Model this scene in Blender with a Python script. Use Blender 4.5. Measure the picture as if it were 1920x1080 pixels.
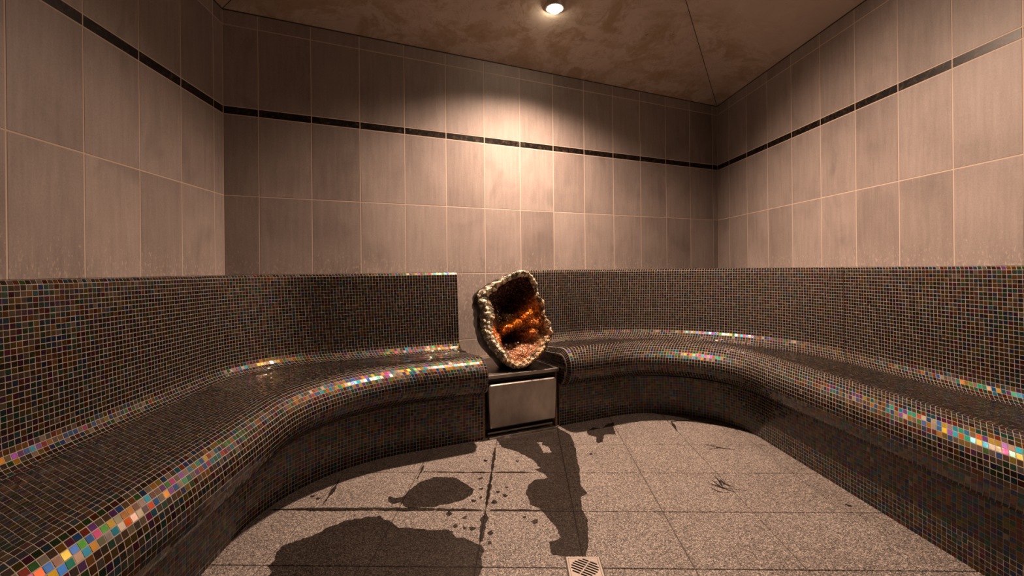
import bpy, bmesh, math, random
import numpy as np
from mathutils import Vector, Matrix, noise
from mathutils.geometry import tessellate_polygon
random.seed(7)
rng = np.random.default_rng(11)
for o in list(bpy.data.objects):
    bpy.data.objects.remove(o)
SC = bpy.context.scene
COL = SC.collection

# ------------------------------------------------------------------ camera, world, exposure
EYE = 0.85
cam_d = bpy.data.cameras.new('camera')
cam_d.sensor_width = 36.0
cam_d.lens = 873.6 / 1920 * 36
cam_d.shift_y = -(540 - 505.7) / 1920
cam_d.clip_start = 0.02
cam = bpy.data.objects.new('camera', cam_d)
cam.matrix_world = Matrix.Translation((0, 0, EYE)) @ Matrix.Rotation(math.pi / 2, 4, 'X') @ Matrix.Rotation(-0.0104, 4, 'Z')
COL.objects.link(cam)
SC.camera = cam
w = bpy.data.worlds.new('world')
SC.world = w
w.use_nodes = True
w.node_tree.nodes['Background'].inputs[0].default_value = (0.05, 0.035, 0.025, 1)
w.node_tree.nodes['Background'].inputs[1].default_value = 0.2
SC.view_settings.view_transform = 'Standard'
SC.view_settings.look = 'None'
SC.view_settings.gamma = 1.0
SC.view_settings.exposure = 0.0
SC.view_settings.use_curve_mapping = False
LAMP_COLOR = (1.0, 0.685, 0.50)
# x, y, z on the sloped ceiling, watts, label
LAMPS = [
    (0.248, 2.542, 2.275, 365.0, 'glowing recessed spotlight in the stained ceiling above the back wall'),
    (1.27, 1.58, 2.280, 42.0, 'recessed spotlight in the ceiling beside the right wall'),
]

# ------------------------------------------------------------------ room plan (metres)
A2 = np.array
L = A2([-1.408, 2.284]); R = A2([1.6605, 3.744])
U = (R - L) / np.linalg.norm(R - L); NB = A2([U[1], -U[0]])            # back wall direction, inward normal
DL = A2([math.sin(.0777), -math.cos(.0777)]); NL = A2([-DL[1], DL[0]])  # left wall, towards the viewer
DR = A2([math.sin(.052), -math.cos(.052)]); NR = A2([DR[1], -DR[0]])    # right wall
YF = -0.9                                                               # front wall behind the viewer
FL = L + DL * ((YF - L[1]) / DL[1]); FR = R + DR * ((YF - R[1]) / DR[1])
LEN_B = float(np.linalg.norm(R - L)); LEN_L = float(np.linalg.norm(FL - L)); LEN_R = float(np.linalg.norm(FR - R))
ZT = 2.145                                                              # top of the walls
NIC0, NIC1 = 1.155, 1.60                                                # niche with the geode, along the back wall

def bw(u, d, z):
    p = L + U * u + NB * d
    return (float(p[0]), float(p[1]), z)

# ------------------------------------------------------------------ helpers
def link(o, parent=None):
    COL.objects.link(o)
    if parent is not None:
        o.parent = parent
    return o
def tag(o, label=None, cat=None, group=None, kind=None):
    if label: o['label'] = label
    if cat: o['category'] = cat
    if group: o['group'] = group
    if kind: o['kind'] = kind
    return o
def empty(name, loc=(0, 0, 0), rotz=0.0):
    o = bpy.data.objects.new(name, None)
    o.empty_display_size = 0.1
    o.location = loc
    o.rotation_euler = (0, 0, rotz)
    return link(o)
def mesh_obj(name, verts, faces, mat, parent=None, smooth=False, cols=None):
    me = bpy.data.meshes.new(name)
    me.from_pydata(verts, [], faces)
    if cols is not None:
        at = me.attributes.new('piece_color', 'FLOAT_COLOR', 'POINT')
        at.data.foreach_set('color', np.asarray(cols, dtype=np.float32).ravel())
    if smooth:
        me.polygons.foreach_set('use_smooth', [True] * len(me.polygons))
    me.materials.append(mat)
    me.update()
    return link(bpy.data.objects.new(name, me), parent)
def bm_obj(name, bm, mat, parent=None, smooth=False):
    bmesh.ops.recalc_face_normals(bm, faces=bm.faces)
    me = bpy.data.meshes.new(name)
    bm.to_mesh(me); bm.free()
    if smooth:
        me.polygons.foreach_set('use_smooth', [True] * len(me.polygons))
    me.materials.append(mat)
    return link(bpy.data.objects.new(name, me), parent)
def box_bm(x0, x1, y0, y1, z0, z1, bevel=0.0, seg=2):
    bm = bmesh.new()
    bmesh.ops.create_cube(bm, size=1)
    for v in bm.verts:
        v.co = ((x0 + x1) / 2 + v.co.x * (x1 - x0), (y0 + y1) / 2 + v.co.y * (y1 - y0), (z0 + z1) / 2 + v.co.z * (z1 - z0))
    if bevel:
        bmesh.ops.bevel(bm, geom=list(bm.edges), offset=bevel, segments=seg, affect='EDGES', profile=0.5)
    return bm

# ------------------------------------------------------------------ node helpers
class NT:
    def __init__(self, name):
        self.m = bpy.data.materials.new(name)
        self.m.use_nodes = True
        self.t = self.m.node_tree
        self.b = self.t.nodes['Principled BSDF']
        self.out = self.t.nodes['Material Output']
    def n(self, typ, **kw):
        nd = self.t.nodes.new(typ)
        for k, v in kw.items():
            if k.startswith('i_'):
                key = k[2:]
                nd.inputs[int(key) if key.isdigit() else key.replace('_', ' ')].default_value = v
            else:
                setattr(nd, k, v)
        return nd
    def l(self, a, b):
        self.t.links.new(a, b)
    def setb(self, **kw):
        for k, v in kw.items():
            self.b.inputs[k.replace('_', ' ')].default_value = v
        return self
    def pos(self, scale=(1, 1, 1), rand=0.0, rot=(0, 0, 0)):
        g = self.n('ShaderNodeNewGeometry')
        mp = self.n('ShaderNodeMapping')
        mp.inputs['Scale'].default_value = scale
        mp.inputs['Rotation'].default_value = rot
        if rand:
            oi = self.n('ShaderNodeObjectInfo')
            mu = self.n('ShaderNodeMath', operation='MULTIPLY', i_1=rand)
            self.l(oi.outputs['Random'], mu.inputs[0])
            cb = self.n('ShaderNodeCombineXYZ')
            for i in range(3): self.l(mu.outputs[0], cb.inputs[i])
            ad = self.n('ShaderNodeVectorMath', operation='ADD')
            self.l(g.outputs['Position'], ad.inputs[0]); self.l(cb.outputs[0], ad.inputs[1])
            self.l(ad.outputs[0], mp.inputs['Vector'])
        else:
            self.l(g.outputs['Position'], mp.inputs['Vector'])
        return mp.outputs[0]
    def noise(self, vec, scale, detail=4, rough=0.55, dist=0.0):
        nd = self.n('ShaderNodeTexNoise')
        nd.inputs['Scale'].default_value = scale
        nd.inputs['Detail'].default_value = detail
        nd.inputs['Roughness'].default_value = rough
        nd.inputs['Distortion'].default_value = dist
        self.l(vec, nd.inputs['Vector'])
        return nd.outputs['Fac']
    def ramp(self, fac, stops):
        r = self.n('ShaderNodeValToRGB')
        e = r.color_ramp.elements
        while len(e) < len(stops): e.new(0.5)
        for el, (p, c) in zip(e, stops):
            el.position = p
            el.color = (c, c, c, 1) if isinstance(c, (int, float)) else (*c, 1)
        self.l(fac, r.inputs[0])
        return r.outputs[0]
    def mix(self, fac, a, b, blend='MIX'):
        m = self.n('ShaderNodeMix', data_type='RGBA', blend_type=blend)
        for s, v in ((0, fac), (6, a), (7, b)):
            if hasattr(v, 'is_linked') or hasattr(v, 'links'):
                self.l(v, m.inputs[s])
            elif s == 0:
                m.inputs[0].default_value = v
            else:
                m.inputs[s].default_value = (*v, 1)
        return m.outputs[2]
    def math(self, op, a, b=None, c=None, clamp=False):
        m = self.n('ShaderNodeMath', operation=op, use_clamp=clamp)
        for i, v in enumerate((a, b, c)):
            if v is None: continue
            if isinstance(v, (int, float)): m.inputs[i].default_value = v
            else: self.l(v, m.inputs[i])
        return m.outputs[0]
    def bump(self, h, strength=0.3, dist=0.002):
        b = self.n('ShaderNodeBump')
        b.inputs['Strength'].default_value = strength
        b.inputs['Distance'].default_value = dist
        self.l(h, b.inputs['Height'])
        self.l(b.outputs[0], self.b.inputs['Normal'])

def mat_wall_tile():
    t = NT('stone_grey_tile')
    p = t.pos(rand=7.0)
    cloud = t.noise(p, 3.2, 5, 0.55, 0.4)
    ps = t.pos(scale=(1, 1, 0.09), rand=5.0)
    streak = t.noise(ps, 55, 5, 0.6)
    fine = t.noise(p, 190, 3, 0.6)
    base = t.ramp(cloud, [(0.25, (0.215, 0.180, 0.166)), (0.5, (0.276, 0.232, 0.214)), (0.75, (0.308, 0.262, 0.240))])
    c = t.mix(0.22, base, t.ramp(streak, [(0.3, 0.2), (0.7, 0.85)]), 'SOFT_LIGHT')
    c = t.mix(0.18, c, t.ramp(fine, [(0.3, 0.15), (0.7, 0.9)]), 'SOFT_LIGHT')
    oi = t.n('ShaderNodeObjectInfo')
    tone = t.ramp(oi.outputs['Random'], [(0.0, 0.38), (0.5, 0.5), (1.0, 0.6)])
    c = t.mix(0.75, c, tone, 'SOFT_LIGHT')
    # dark slate veins
    pv = t.pos(scale=(1, 1, 0.55), rand=9.0, rot=(0.4, 0.5, 0.3))
    vein = t.ramp(t.noise(pv, 4.0, 3, 0.5, 1.2), [(0.62, 0.0), (0.76, 0.5)])
    c = t.mix(vein, c, (0.15, 0.13, 0.12))
    # thin pale scratches
    psc = t.pos(scale=(1, 1, 0.05), rand=13.0, rot=(0.25, 0.2, 0.0))
    sc1 = t.ramp(t.noise(psc, 130, 2, 0.5), [(0.735, 0.0), (0.76, 1.0)])
    gate = t.ramp(t.noise(p, 9, 2, 0.5), [(0.55, 0.0), (0.66, 0.6)])
    c = t.mix(t.math('MULTIPLY', sc1, gate), c, (0.45, 0.38, 0.33))
    # lime splashes just above the bench
    g = t.n('ShaderNodeNewGeometry'); sx = t.n('ShaderNodeSeparateXYZ'); t.l(g.outputs['Position'], sx.inputs[0])
    mr = t.n('ShaderNodeMapRange', i_1=0.84, i_2=1.0, i_3=1.0, i_4=0.0); t.l(sx.outputs['Z'], mr.inputs[0])
    pl = t.pos(scale=(1, 1, 0.45), rot=(0.5, 0.6, 0.2))
    sp = t.noise(pl, 120, 3, 0.6)
    thr = t.math('ADD', sp, t.math('MULTIPLY', mr.outputs[0], 0.13))
    lime = t.math('MULTIPLY', t.ramp(thr, [(0.66, 0.0), (0.76, 0.55)]), t.ramp(mr.outputs[0], [(0.02, 0.0), (0.25, 1.0)]))
    c = t.mix(lime, c, (0.50, 0.42, 0.36))
    t.l(c, t.b.inputs['Base Color'])
    t.setb(Roughness=0.52, Specular_IOR_Level=0.35)
    t.bump(t.math('ADD', fine, streak), 0.12, 0.001)
    return t.m
def mat_plain(name, col, rough=0.6, metal=0.0, spec=0.5, nscale=0, namp=0.3):
    t = NT(name)
    t.setb(Roughness=rough, Metallic=metal, Specular_IOR_Level=spec)
    if nscale:
        f = t.noise(t.pos(), nscale, 5, 0.6)
        lo = tuple(v * (1 - namp) for v in col); hi = tuple(min(1, v * (1 + namp)) for v in col)
        t.l(t.ramp(f, [(0.3, lo), (0.7, hi)]), t.b.inputs['Base Color'])
    else:
        t.b.inputs['Base Color'].default_value = (*col, 1)
    return t.m
def mat_border():
    t = NT('dark_marble')
    p = t.pos(rand=4.0)
    n1 = t.noise(p, 38, 6, 0.7, 0.8)
    t.l(t.ramp(n1, [(0.46, (0.006, 0.005, 0.0045)), (0.58, (0.026, 0.018, 0.013)), (0.72, (0.10, 0.07, 0.05))]), t.b.inputs['Base Color'])
    t.setb(Roughness=0.35, Specular_IOR_Level=0.2)
    return t.m
def mat_floor():
    t = NT('speckled_granite')
    p = t.pos(rand=3.0)
    v = t.n('ShaderNodeTexVoronoi'); v.inputs['Scale'].default_value = 400
    t.l(p, v.inputs['Vector'])
    sx = t.n('ShaderNodeSeparateColor'); t.l(v.outputs['Color'], sx.inputs[0])
    c = t.ramp(sx.outputs[0], [(0.0, (0.022, 0.018, 0.017)), (0.22, (0.075, 0.063, 0.058)), (0.42, (0.155, 0.134, 0.124)), (0.72, (0.23, 0.20, 0.182)), (1.0, (0.52, 0.46, 0.41))])
    fine = t.noise(p, 420, 3, 0.7)
    c = t.mix(0.5, c, t.ramp(fine, [(0.3, 0.15), (0.7, 0.9)]), 'SOFT_LIGHT')
    big = t.noise(t.pos(), 3.0, 4, 0.6)
    c = t.mix(0.35, c, t.ramp(big, [(0.3, 0.3), (0.7, 0.7)]), 'SOFT_LIGHT')
    t.l(c, t.b.inputs['Base Color'])
    t.setb(Roughness=0.6, Specular_IOR_Level=0.3)
    t.bump(fine, 0.15, 0.001)
    return t.m
def mat_ceiling():
    t = NT('stained_plaster')
    p = t.pos()
    a = t.noise(p, 2.4, 7, 0.62, 0.7)
    b = t.noise(p, 9.0, 6, 0.65, 1.0)
    base = t.ramp(b, [(0.3, (0.47, 0.39, 0.335)), (0.7, (0.54, 0.455, 0.395))])
    # brown damp stains on the panel over the back wall
    g = t.n('ShaderNodeNewGeometry')
    dt = t.n('ShaderNodeVectorMath', operation='DOT_PRODUCT'); dt.inputs[1].default_value = (-NB[0], -NB[1], 0)
    t.l(g.outputs['Position'], dt.inputs[0])
    off = float(-(L @ NB))
    mr = t.n('ShaderNodeMapRange', i_1=off - 1.0, i_2=off - 0.55, i_3=0.0, i_4=1.0); t.l(dt.outputs['Value'], mr.inputs[0])
    pa = t.pos(scale=(1, 1, 1.6), rot=(0, 0, 0.44))
    a2 = t.noise(pa, 4.6, 9, 0.70, 0.5)
    patch = t.math('MULTIPLY', t.ramp(a, [(0.38, 0.25), (0.56, 1.0)]), t.ramp(a2, [(0.46, 0.0), (0.53, 0.8), (0.62, 0.95)]))
    st = t.math('MULTIPLY', patch, mr.outputs[0])
    c = t.mix(st, base, (0.36, 0.265, 0.175))
    edge = t.ramp(t.noise(p, 5.0, 8, 0.7, 1.5), [(0.485, 0.0), (0.50, 0.5), (0.515, 0.0)])
    c = t.mix(t.math('MULTIPLY', edge, mr.outputs[0]), c, (0.24, 0.155, 0.09))
    # little rust spots near the right hip
    for (cx, cy, cz, rad) in ((0.86, 2.83, 2.225, 0.05), (0.80, 2.62, 2.27, 0.035)):
        ds = t.n('ShaderNodeVectorMath', operation='DISTANCE'); ds.inputs[1].default_value = (cx, cy, cz)
        t.l(g.outputs['Position'], ds.inputs[0])
        m = t.n('ShaderNodeMapRange', i_1=0.0, i_2=rad * 2, i_3=0.28, i_4=0.0); t.l(ds.outputs['Value'], m.inputs[0])
        f = t.ramp(t.math('ADD', t.noise(p, 38, 4, 0.6), m.outputs[0]), [(0.70, 0.0), (0.80, 0.8)])
        c = t.mix(f, c, (0.16, 0.065, 0.02))
    t.l(c, t.b.inputs['Base Color'])
    t.setb(Roughness=0.75, Specular_IOR_Level=0.2)
    t.bump(b, 0.25, 0.004)
    return t.m
def mat_mosaic():
    t = NT('iridescent_glass')
    at = t.n('ShaderNodeAttribute', attribute_name='piece_color')
    hs = t.mix(0.004, (0.005, 0.0035, 0.003), at.outputs['Color'])
    t.l(hs, t.b.inputs['Base Color'])
    t.setb(Roughness=0.09, Specular_IOR_Level=0.25)
    gl = t.n('ShaderNodeBsdfGlossy', i_Roughness=0.36)
    t.l(at.outputs['Color'], gl.inputs['Color'])
    # every tessera sits at its own very slight angle
    wn = t.n('ShaderNodeTexWhiteNoise', noise_dimensions='3D'); t.l(at.outputs['Vector'], wn.inputs['Vector'])
    sb = t.n('ShaderNodeVectorMath', operation='SUBTRACT'); sb.inputs[1].default_value = (0.5, 0.5, 0.5); t.l(wn.outputs['Color'], sb.inputs[0])
    sc = t.n('ShaderNodeVectorMath', operation='SCALE'); sc.inputs['Scale'].default_value = 0.13; t.l(sb.outputs[0], sc.inputs[0])
    ge = t.n('ShaderNodeNewGeometry')
    ad = t.n('ShaderNodeVectorMath', operation='ADD'); t.l(ge.outputs['Normal'], ad.inputs[0]); t.l(sc.outputs[0], ad.inputs[1])
    nm = t.n('ShaderNodeVectorMath', operation='NORMALIZE'); t.l(ad.outputs[0], nm.inputs[0])
    t.l(nm.outputs[0], gl.inputs['Normal']); t.l(nm.outputs[0], t.b.inputs['Normal'])
    mx = t.n('ShaderNodeMixShader', i_0=0.115)
    t.l(t.b.outputs[0], mx.inputs[1]); t.l(gl.outputs[0], mx.inputs[2])
    t.l(mx.outputs[0], t.out.inputs['Surface'])
    return t.m
def mat_steel(name, col=(0.52, 0.48, 0.44), rough=0.34):
    t = NT(name)
    p = t.pos(scale=(1, 1, 0.08))
    f = t.noise(p, 160, 4, 0.6)
    q = t.noise(t.pos(scale=(1, 1, 0.5)), 14, 5, 0.65)
    lo = tuple(v * 0.62 for v in col)
    t.l(t.mix(t.ramp(q, [(0.35, 0.0), (0.65, 1.0)]), lo, col), t.b.inputs['Base Color'])
    t.l(t.math('ADD', t.math('MULTIPLY', q, 0.30), rough - 0.1), t.b.inputs['Roughness'])
    t.setb(Metallic=1.0)
    t.bump(f, 0.08, 0.001)
    return t.m
def mat_water():
    t = NT('water_film')
    tr = t.n('ShaderNodeBsdfTransparent'); tr.inputs[0].default_value = (0.375, 0.36, 0.35, 1)
    gl = t.n('ShaderNodeBsdfGlossy', i_Roughness=0.16)
    gl.inputs[0].default_value = (1, 1, 1, 1)
    fr = t.n('ShaderNodeFresnel', i_IOR=1.28)
    nz = t.noise(t.pos(), 300, 3, 0.6)
    b = t.n('ShaderNodeBump'); b.inputs['Strength'].default_value = 0.35; b.inputs['Distance'].default_value = 0.001
    t.l(nz, b.inputs['Height']); t.l(b.outputs[0], gl.inputs['Normal']); t.l(b.outputs[0], fr.inputs['Normal'])
    mx = t.n('ShaderNodeMixShader')
    t.l(fr.outputs[0], mx.inputs[0]); t.l(tr.outputs[0], mx.inputs[1]); t.l(gl.outputs[0], mx.inputs[2])
    t.l(mx.outputs[0], t.out.inputs['Surface'])
    return t.m
def mat_attr(name, rough, coat=0.0, spec=0.5, bscale=0, sss=0.0):
    t = NT(name)
    at = t.n('ShaderNodeAttribute', attribute_name='piece_color')
    t.l(at.outputs['Color'], t.b.inputs['Base Color'])
    t.setb(Roughness=rough, Specular_IOR_Level=spec, Coat_Weight=coat)
    t.b.inputs['Coat Roughness'].default_value = 0.12
    if sss:
        t.b.inputs['Subsurface Weight'].default_value = sss
        t.b.inputs['Subsurface Radius'].default_value = (0.02, 0.008, 0.003)
    if bscale:
        t.bump(t.noise(t.pos(), bscale, 5, 0.6), 0.6, 0.004)
    return t.m
def mat_emit(name, col, strength):
    t = NT(name)
    e = t.n('ShaderNodeEmission', i_Strength=strength); e.inputs[0].default_value = (*col, 1)
    t.l(e.outputs[0], t.out.inputs['Surface'])
    return t.m

M_TILE = mat_wall_tile()
M_WGROUT = mat_plain('wall_grout', (0.52, 0.42, 0.35), 0.85, spec=0.2)
M_BORDER = mat_border()
M_FLOOR = mat_floor()
M_FGROUT = mat_plain('floor_grout', (0.085, 0.07, 0.06), 0.85, spec=0.2)
M_CEIL = mat_ceiling()
M_MOSAIC = mat_mosaic()
M_MGROUT = mat_plain('mosaic_grout', (0.30, 0.256, 0.218), 0.7, spec=0.3, nscale=30, namp=0.15)
M_STEEL = mat_steel('brushed_steel')
M_DARKM = mat_plain('dark_cavity_metal', (0.02, 0.018, 0.016), 0.5, 0.3)
M_RUST = mat_plain('stained_silicone', (0.20, 0.12, 0.07), 0.7, nscale=60, namp=0.5)
M_WATER = mat_water()
M_JOINT_CREASE = mat_plain('dark_joint_crease', (0.05, 0.035, 0.025), 0.9)
M_TRIMW = mat_plain('lamp_trim', (0.6, 0.55, 0.5), 0.35, 0.6)
M_LENS = mat_emit('lamp_glow', (1.0, 0.80, 0.56), 60.0)

# ------------------------------------------------------------------ walls
_tile_cache = {}
def tile_mesh(wd, ht, name, mat, th=0.007, ch=0.0012):
    key = (round(wd, 4), round(ht, 4), name)
    if key not in _tile_cache:
        a, b = wd / 2, ht / 2
        v = [(-a, 0, -b), (a, 0, -b), (a, 0, b), (-a, 0, b)]
        f1 = [(x, -th + ch, z) for x, _, z in v]
        f2 = [((abs(x) - ch) * (1 if x > 0 else -1), -th, (abs(z) - ch) * (1 if z > 0 else -1)) for x, _, z in v]
        V = v + f1 + f2
        F = [(8, 9, 10, 11)]
        for i in range(4):
            j = (i + 1) % 4
            F += [(i, j, j + 4, i + 4), (i + 4, j + 4, j + 8, i + 8)]
        me = bpy.data.meshes.new(name)
        me.from_pydata(V, [], F); me.materials.append(mat); me.update()
        _tile_cache[key] = me
    return _tile_cache[key]

ROWS = [(0.031, 0.431), (0.431, 0.831), (0.831, 1.231), (1.231, 1.631), (1.672, 2.072), (2.072, ZT)]
JW = 0.0040
def wall(name, P0, D, N, length, seams, niche=None, tiled=True):
    """P0 corner, D direction along the wall, N inward normal; slab behind the plane, tiles proud of the grout."""
    def pt(s, d, z):
        q = P0 + D * s + N * d
        return (float(q[0]), float(q[1]), z)
    e = 0.10
    q = [pt(-e, -0.0008, -0.06), pt(length + e, -0.0008, -0.06), pt(length + e, -0.0008, ZT), pt(-e, -0.0008, ZT),
         pt(-e, -0.10, -0.06), pt(length + e, -0.10, -0.06), pt(length + e, -0.10, ZT), pt(-e, -0.10, ZT)]
    w_ = mesh_obj(name, q, [(0, 1, 2, 3), (5, 4, 7, 6), (4, 0, 3, 7), (1, 5, 6, 2), (3, 2, 6, 7), (4, 5, 1, 0)], M_WGROUT if tiled else M_TILE)
    w_['kind'] = 'structure'
    if not tiled: return w_
    ang = math.atan2(-N[0], N[1]) + math.pi          # local -Y looks along N
    ed = [0.0] + [s for s in seams if 0 < s < length] + [length]
    def put(s0, s1, z0, z1, nm, mat):
        if s1 - s0 < 0.012: return
        me = tile_mesh(s1 - s0 - JW, z1 - z0 - JW, nm, mat)
        o = bpy.data.objects.new(nm, me)
        o.location = pt((s0 + s1) / 2, -0.007, (z0 + z1) / 2)
        o.rotation_euler = (0, 0, ang)
        link(o, w_)
    for i in range(len(ed) - 1):
        for (z0, z1) in ROWS:
            if z1 <= 0.84:
                if not niche: continue
                s0, s1 = max(ed[i], niche[0]), min(ed[i + 1], niche[1])
                if s1 - s0 < 0.012: continue
                if z1 < 0.3 or z0 < 0.3 and z1 < 0.45: z0 = 0.325
                put(s0, s1, z0, z1, 'wall_tile', M_TILE)
            else:
                put(ed[i], ed[i + 1], z0, z1, 'wall_tile', M_TILE)
        put(ed[i], ed[i + 1], 1.631, 1.672, 'border_tile', M_BORDER)
    return w_
W = 0.2453
wall('wall_back', L, U, NB, LEN_B, [0.153 + i * W for i in range(14)], niche=(NIC0 - 0.05, NIC1 + 0.05))
wall('wall_left', L, DL, NL, LEN_L, [0.082 + i * W for i in range(14)])
wall('wall_right', R, DR, NR, LEN_R, [0.1755 + i * W for i in range(20)])
DF = (FR - FL) / np.linalg.norm(FR - FL)
wall('wall_front', FL, DF, A2([-DF[1], DF[0]]), float(np.linalg.norm(FR - FL)), [], tiled=False)

# ------------------------------------------------------------------ ceiling: hipped plaster
K = 0.30
NF = A2([0.0, 1.0])
def solve_ridge(n3, p3):
    # point equally far from left, right and a third wall
    Am = A2([[*(NL - NR)], [*(NL - n3)]]); bv = A2([NL @ L - NR @ R, NL @ L - n3 @ p3])
    p = np.linalg.solve(Am, bv)
    return p, float((p - L) @ NL)
r1, h1 = solve_ridge(NB, L); r2, h2 = solve_ridge(NF, FL)
cv = [(*L, ZT), (*R, ZT), (*FR, ZT), (*FL, ZT), (*r1, ZT + K * h1), (*r2, ZT + K * h2)]
cv = [tuple(float(a) for a in v) for v in cv]
ceil = mesh_obj('ceiling', cv, [(0, 1, 4), (1, 2, 5, 4), (2, 3, 5), (3, 0, 4, 5)], M_CEIL)
ceil['kind'] = 'structure'
md = ceil.modifiers.new('thick', 'SOLIDIFY'); md.thickness = 0.08; md.offset = 1.0
# make the thickness grow upwards (normals look up when wound this way)
bm = bmesh.new(); bm.from_mesh(ceil.data)
for f in bm.faces:
    if f.normal.z < 0: f.normal_flip()
bm.to_mesh(ceil.data); bm.free()
def tube(name, a, b, r, mat, parent, seg=6):
    a, b = Vector(a), Vector(b)
    d = (b - a).normalized(); x = d.orthogonal().normalized(); y = d.cross(x)
    vs = []
    for p in (a, b):
        for k in range(seg):
            t = 2 * math.pi * k / seg
            vs.append(tuple(p + x * (r * math.cos(t)) + y * (r * math.sin(t))))
    fs = [(k, (k + 1) % seg, seg + (k + 1) % seg, seg + k) for k in range(seg)]
    return mesh_obj(name, vs, fs, mat, parent)
for i, j in ((0, 4), (1, 4)):
    tube('hip_joint', cv[i], cv[j], 0.0022, M_JOINT_CREASE, ceil)
# dark sealing joint between the tiles and the ceiling
for i, j in ((3, 0), (0, 1), (1, 2)):
    tube('edge_joint', cv[i], cv[j], 0.004, M_JOINT_CREASE, ceil)

def tube_line(name, pts, r, mat, parent, seg=6):
    vs, fs = [], []
    for i, p in enumerate(pts):
        d = Vector(pts[min(i + 1, len(pts) - 1)] - pts[max(i - 1, 0)]).normalized()
        x = d.cross(Vector((0, 0, 1))); x = x.normalized() if x.length > 1e-4 else Vector((1, 0, 0)); y = d.cross(x)
        for k in range(seg):
            t = 2 * math.pi * k / seg
            vs.append(tuple(Vector(p) + x * (r * math.cos(t)) + y * (r * math.sin(t))))
    for i in range(len(pts) - 1):
        for k in range(seg):
            j = (k + 1) % seg
            fs.append((i * seg + k, i * seg + j, (i + 1) * seg + j, (i + 1) * seg + k))
    return mesh_obj(name, vs, fs, mat, parent)

# ------------------------------------------------------------------ floor
fl = mesh_obj('floor', [(-1.6, -1.05, -0.0025), (2.1, -1.05, -0.0025), (2.1, 3.95, -0.0025), (-1.6, 3.95, -0.0025),
                        (-1.6, -1.05, -0.1), (2.1, -1.05, -0.1), (2.1, 3.95, -0.1), (-1.6, 3.95, -0.1)],
              [(0, 1, 2, 3), (7, 6, 5, 4), (0, 4, 5, 1), (1, 5, 6, 2), (2, 6, 7, 3), (3, 7, 4, 0)], M_FGROUT)
fl['kind'] = 'structure'
FT, FJ = 0.311, 0.003
fa = math.radians(-1.7)
fx, fy = A2([math.cos(fa), math.sin(fa)]), A2([-math.sin(fa), math.cos(fa)])
FO = A2([-0.0945, 1.955])
DRX0, DRX1, DRY0, DRY1 = 0.150, 0.246, 1.274, 1.370
def ftile_mesh():
    a = (FT - FJ) / 2; c = 0.0015
    v = [(-a, -a, -0.009), (a, -a, -0.009), (a, a, -0.009), (-a, a, -0.009)]
    v += [(x, y, -c) for x, y, _ in v[:4]]
    v += [(x - c * np.sign(x), y - c * np.sign(y), 0) for x, y, _ in v[:4]]
    f = [(8, 9, 10, 11)]
    for i in range(4):
        j = (i + 1) % 4
        f += [(i, j, j + 4, i + 4), (i + 4, j + 4, j + 8, i + 8)]
    me = bpy.data.meshes.new('floor_tile'); me.from_pydata([tuple(float(q) for q in p) for p in v], [], f)
    me.materials.append(M_FLOOR); me.update()
    return me
FM = ftile_mesh()
for i in range(-3, 5):
    for j in range(-9, 3):
        c = FO + fx * ((i + 0.5) * FT) + fy * ((j + 0.5) * FT)
        if not (-1.05 < c[0] < 1.42 and YF - 0.05 < c[1] < 2.95): continue
        # only where the open floor is
        dl, db, dr = (c - L) @ NL, (c - L) @ NB, (c - R) @ NR
        if dl < 0.27 or db < 0.30 or dr < 0.3: continue
        dx, dy = abs(c[0] - (DRX0 + DRX1) / 2), abs(c[1] - (DRY0 + DRY1) / 2)
        me = FM
        o = bpy.data.objects.new('floor_tile', me)
        if dx < FT / 2 and dy < FT / 2 + 0.05:
            # cut out for the drain: build the tile as a ring of strips around the drain
            pass
        o.location = (float(c[0]), float(c[1]), 0)
        o.rotation_euler = (0, 0, fa)
        link(o, fl)

# ------------------------------------------------------------------ mosaic benches
PAL = [((0.05, 0.20, 0.62), 9), ((0.03, 0.42, 0.62), 8), ((0.04, 0.45, 0.30), 7), ((0.10, 0.36, 0.08), 7), ((0.62, 0.46, 0.06), 9),
       ((0.75, 0.34, 0.06), 9), ((0.60, 0.12, 0.05), 7), ((0.55, 0.08, 0.26), 6), ((0.30, 0.10, 0.48), 6), ((0.62, 0.50, 0.36), 10),
       ((0.35, 0.30, 0.28), 10), ((0.24, 0.16, 0.11), 14), ((0.85, 0.78, 0.62), 4)]
PC = np.array([c for c, _ in PAL]); PW = np.array([w_ for _, w_ in PAL], float); PW /= PW.sum()
def resample(pts, step):
    pts = np.array(pts, float)
    seg = np.linalg.norm(np.diff(pts[:, -2:], axis=0), axis=1)       # last two columns: d, z
    s = np.concatenate([[0], np.cumsum(seg)])
    n = max(1, int(round(s[-1] / step)))
    t = np.linspace(0, s[-1], n + 1)
    return np.stack([np.interp(t, s, pts[:, k]) for k in range(pts.shape[1])], 1)
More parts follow.
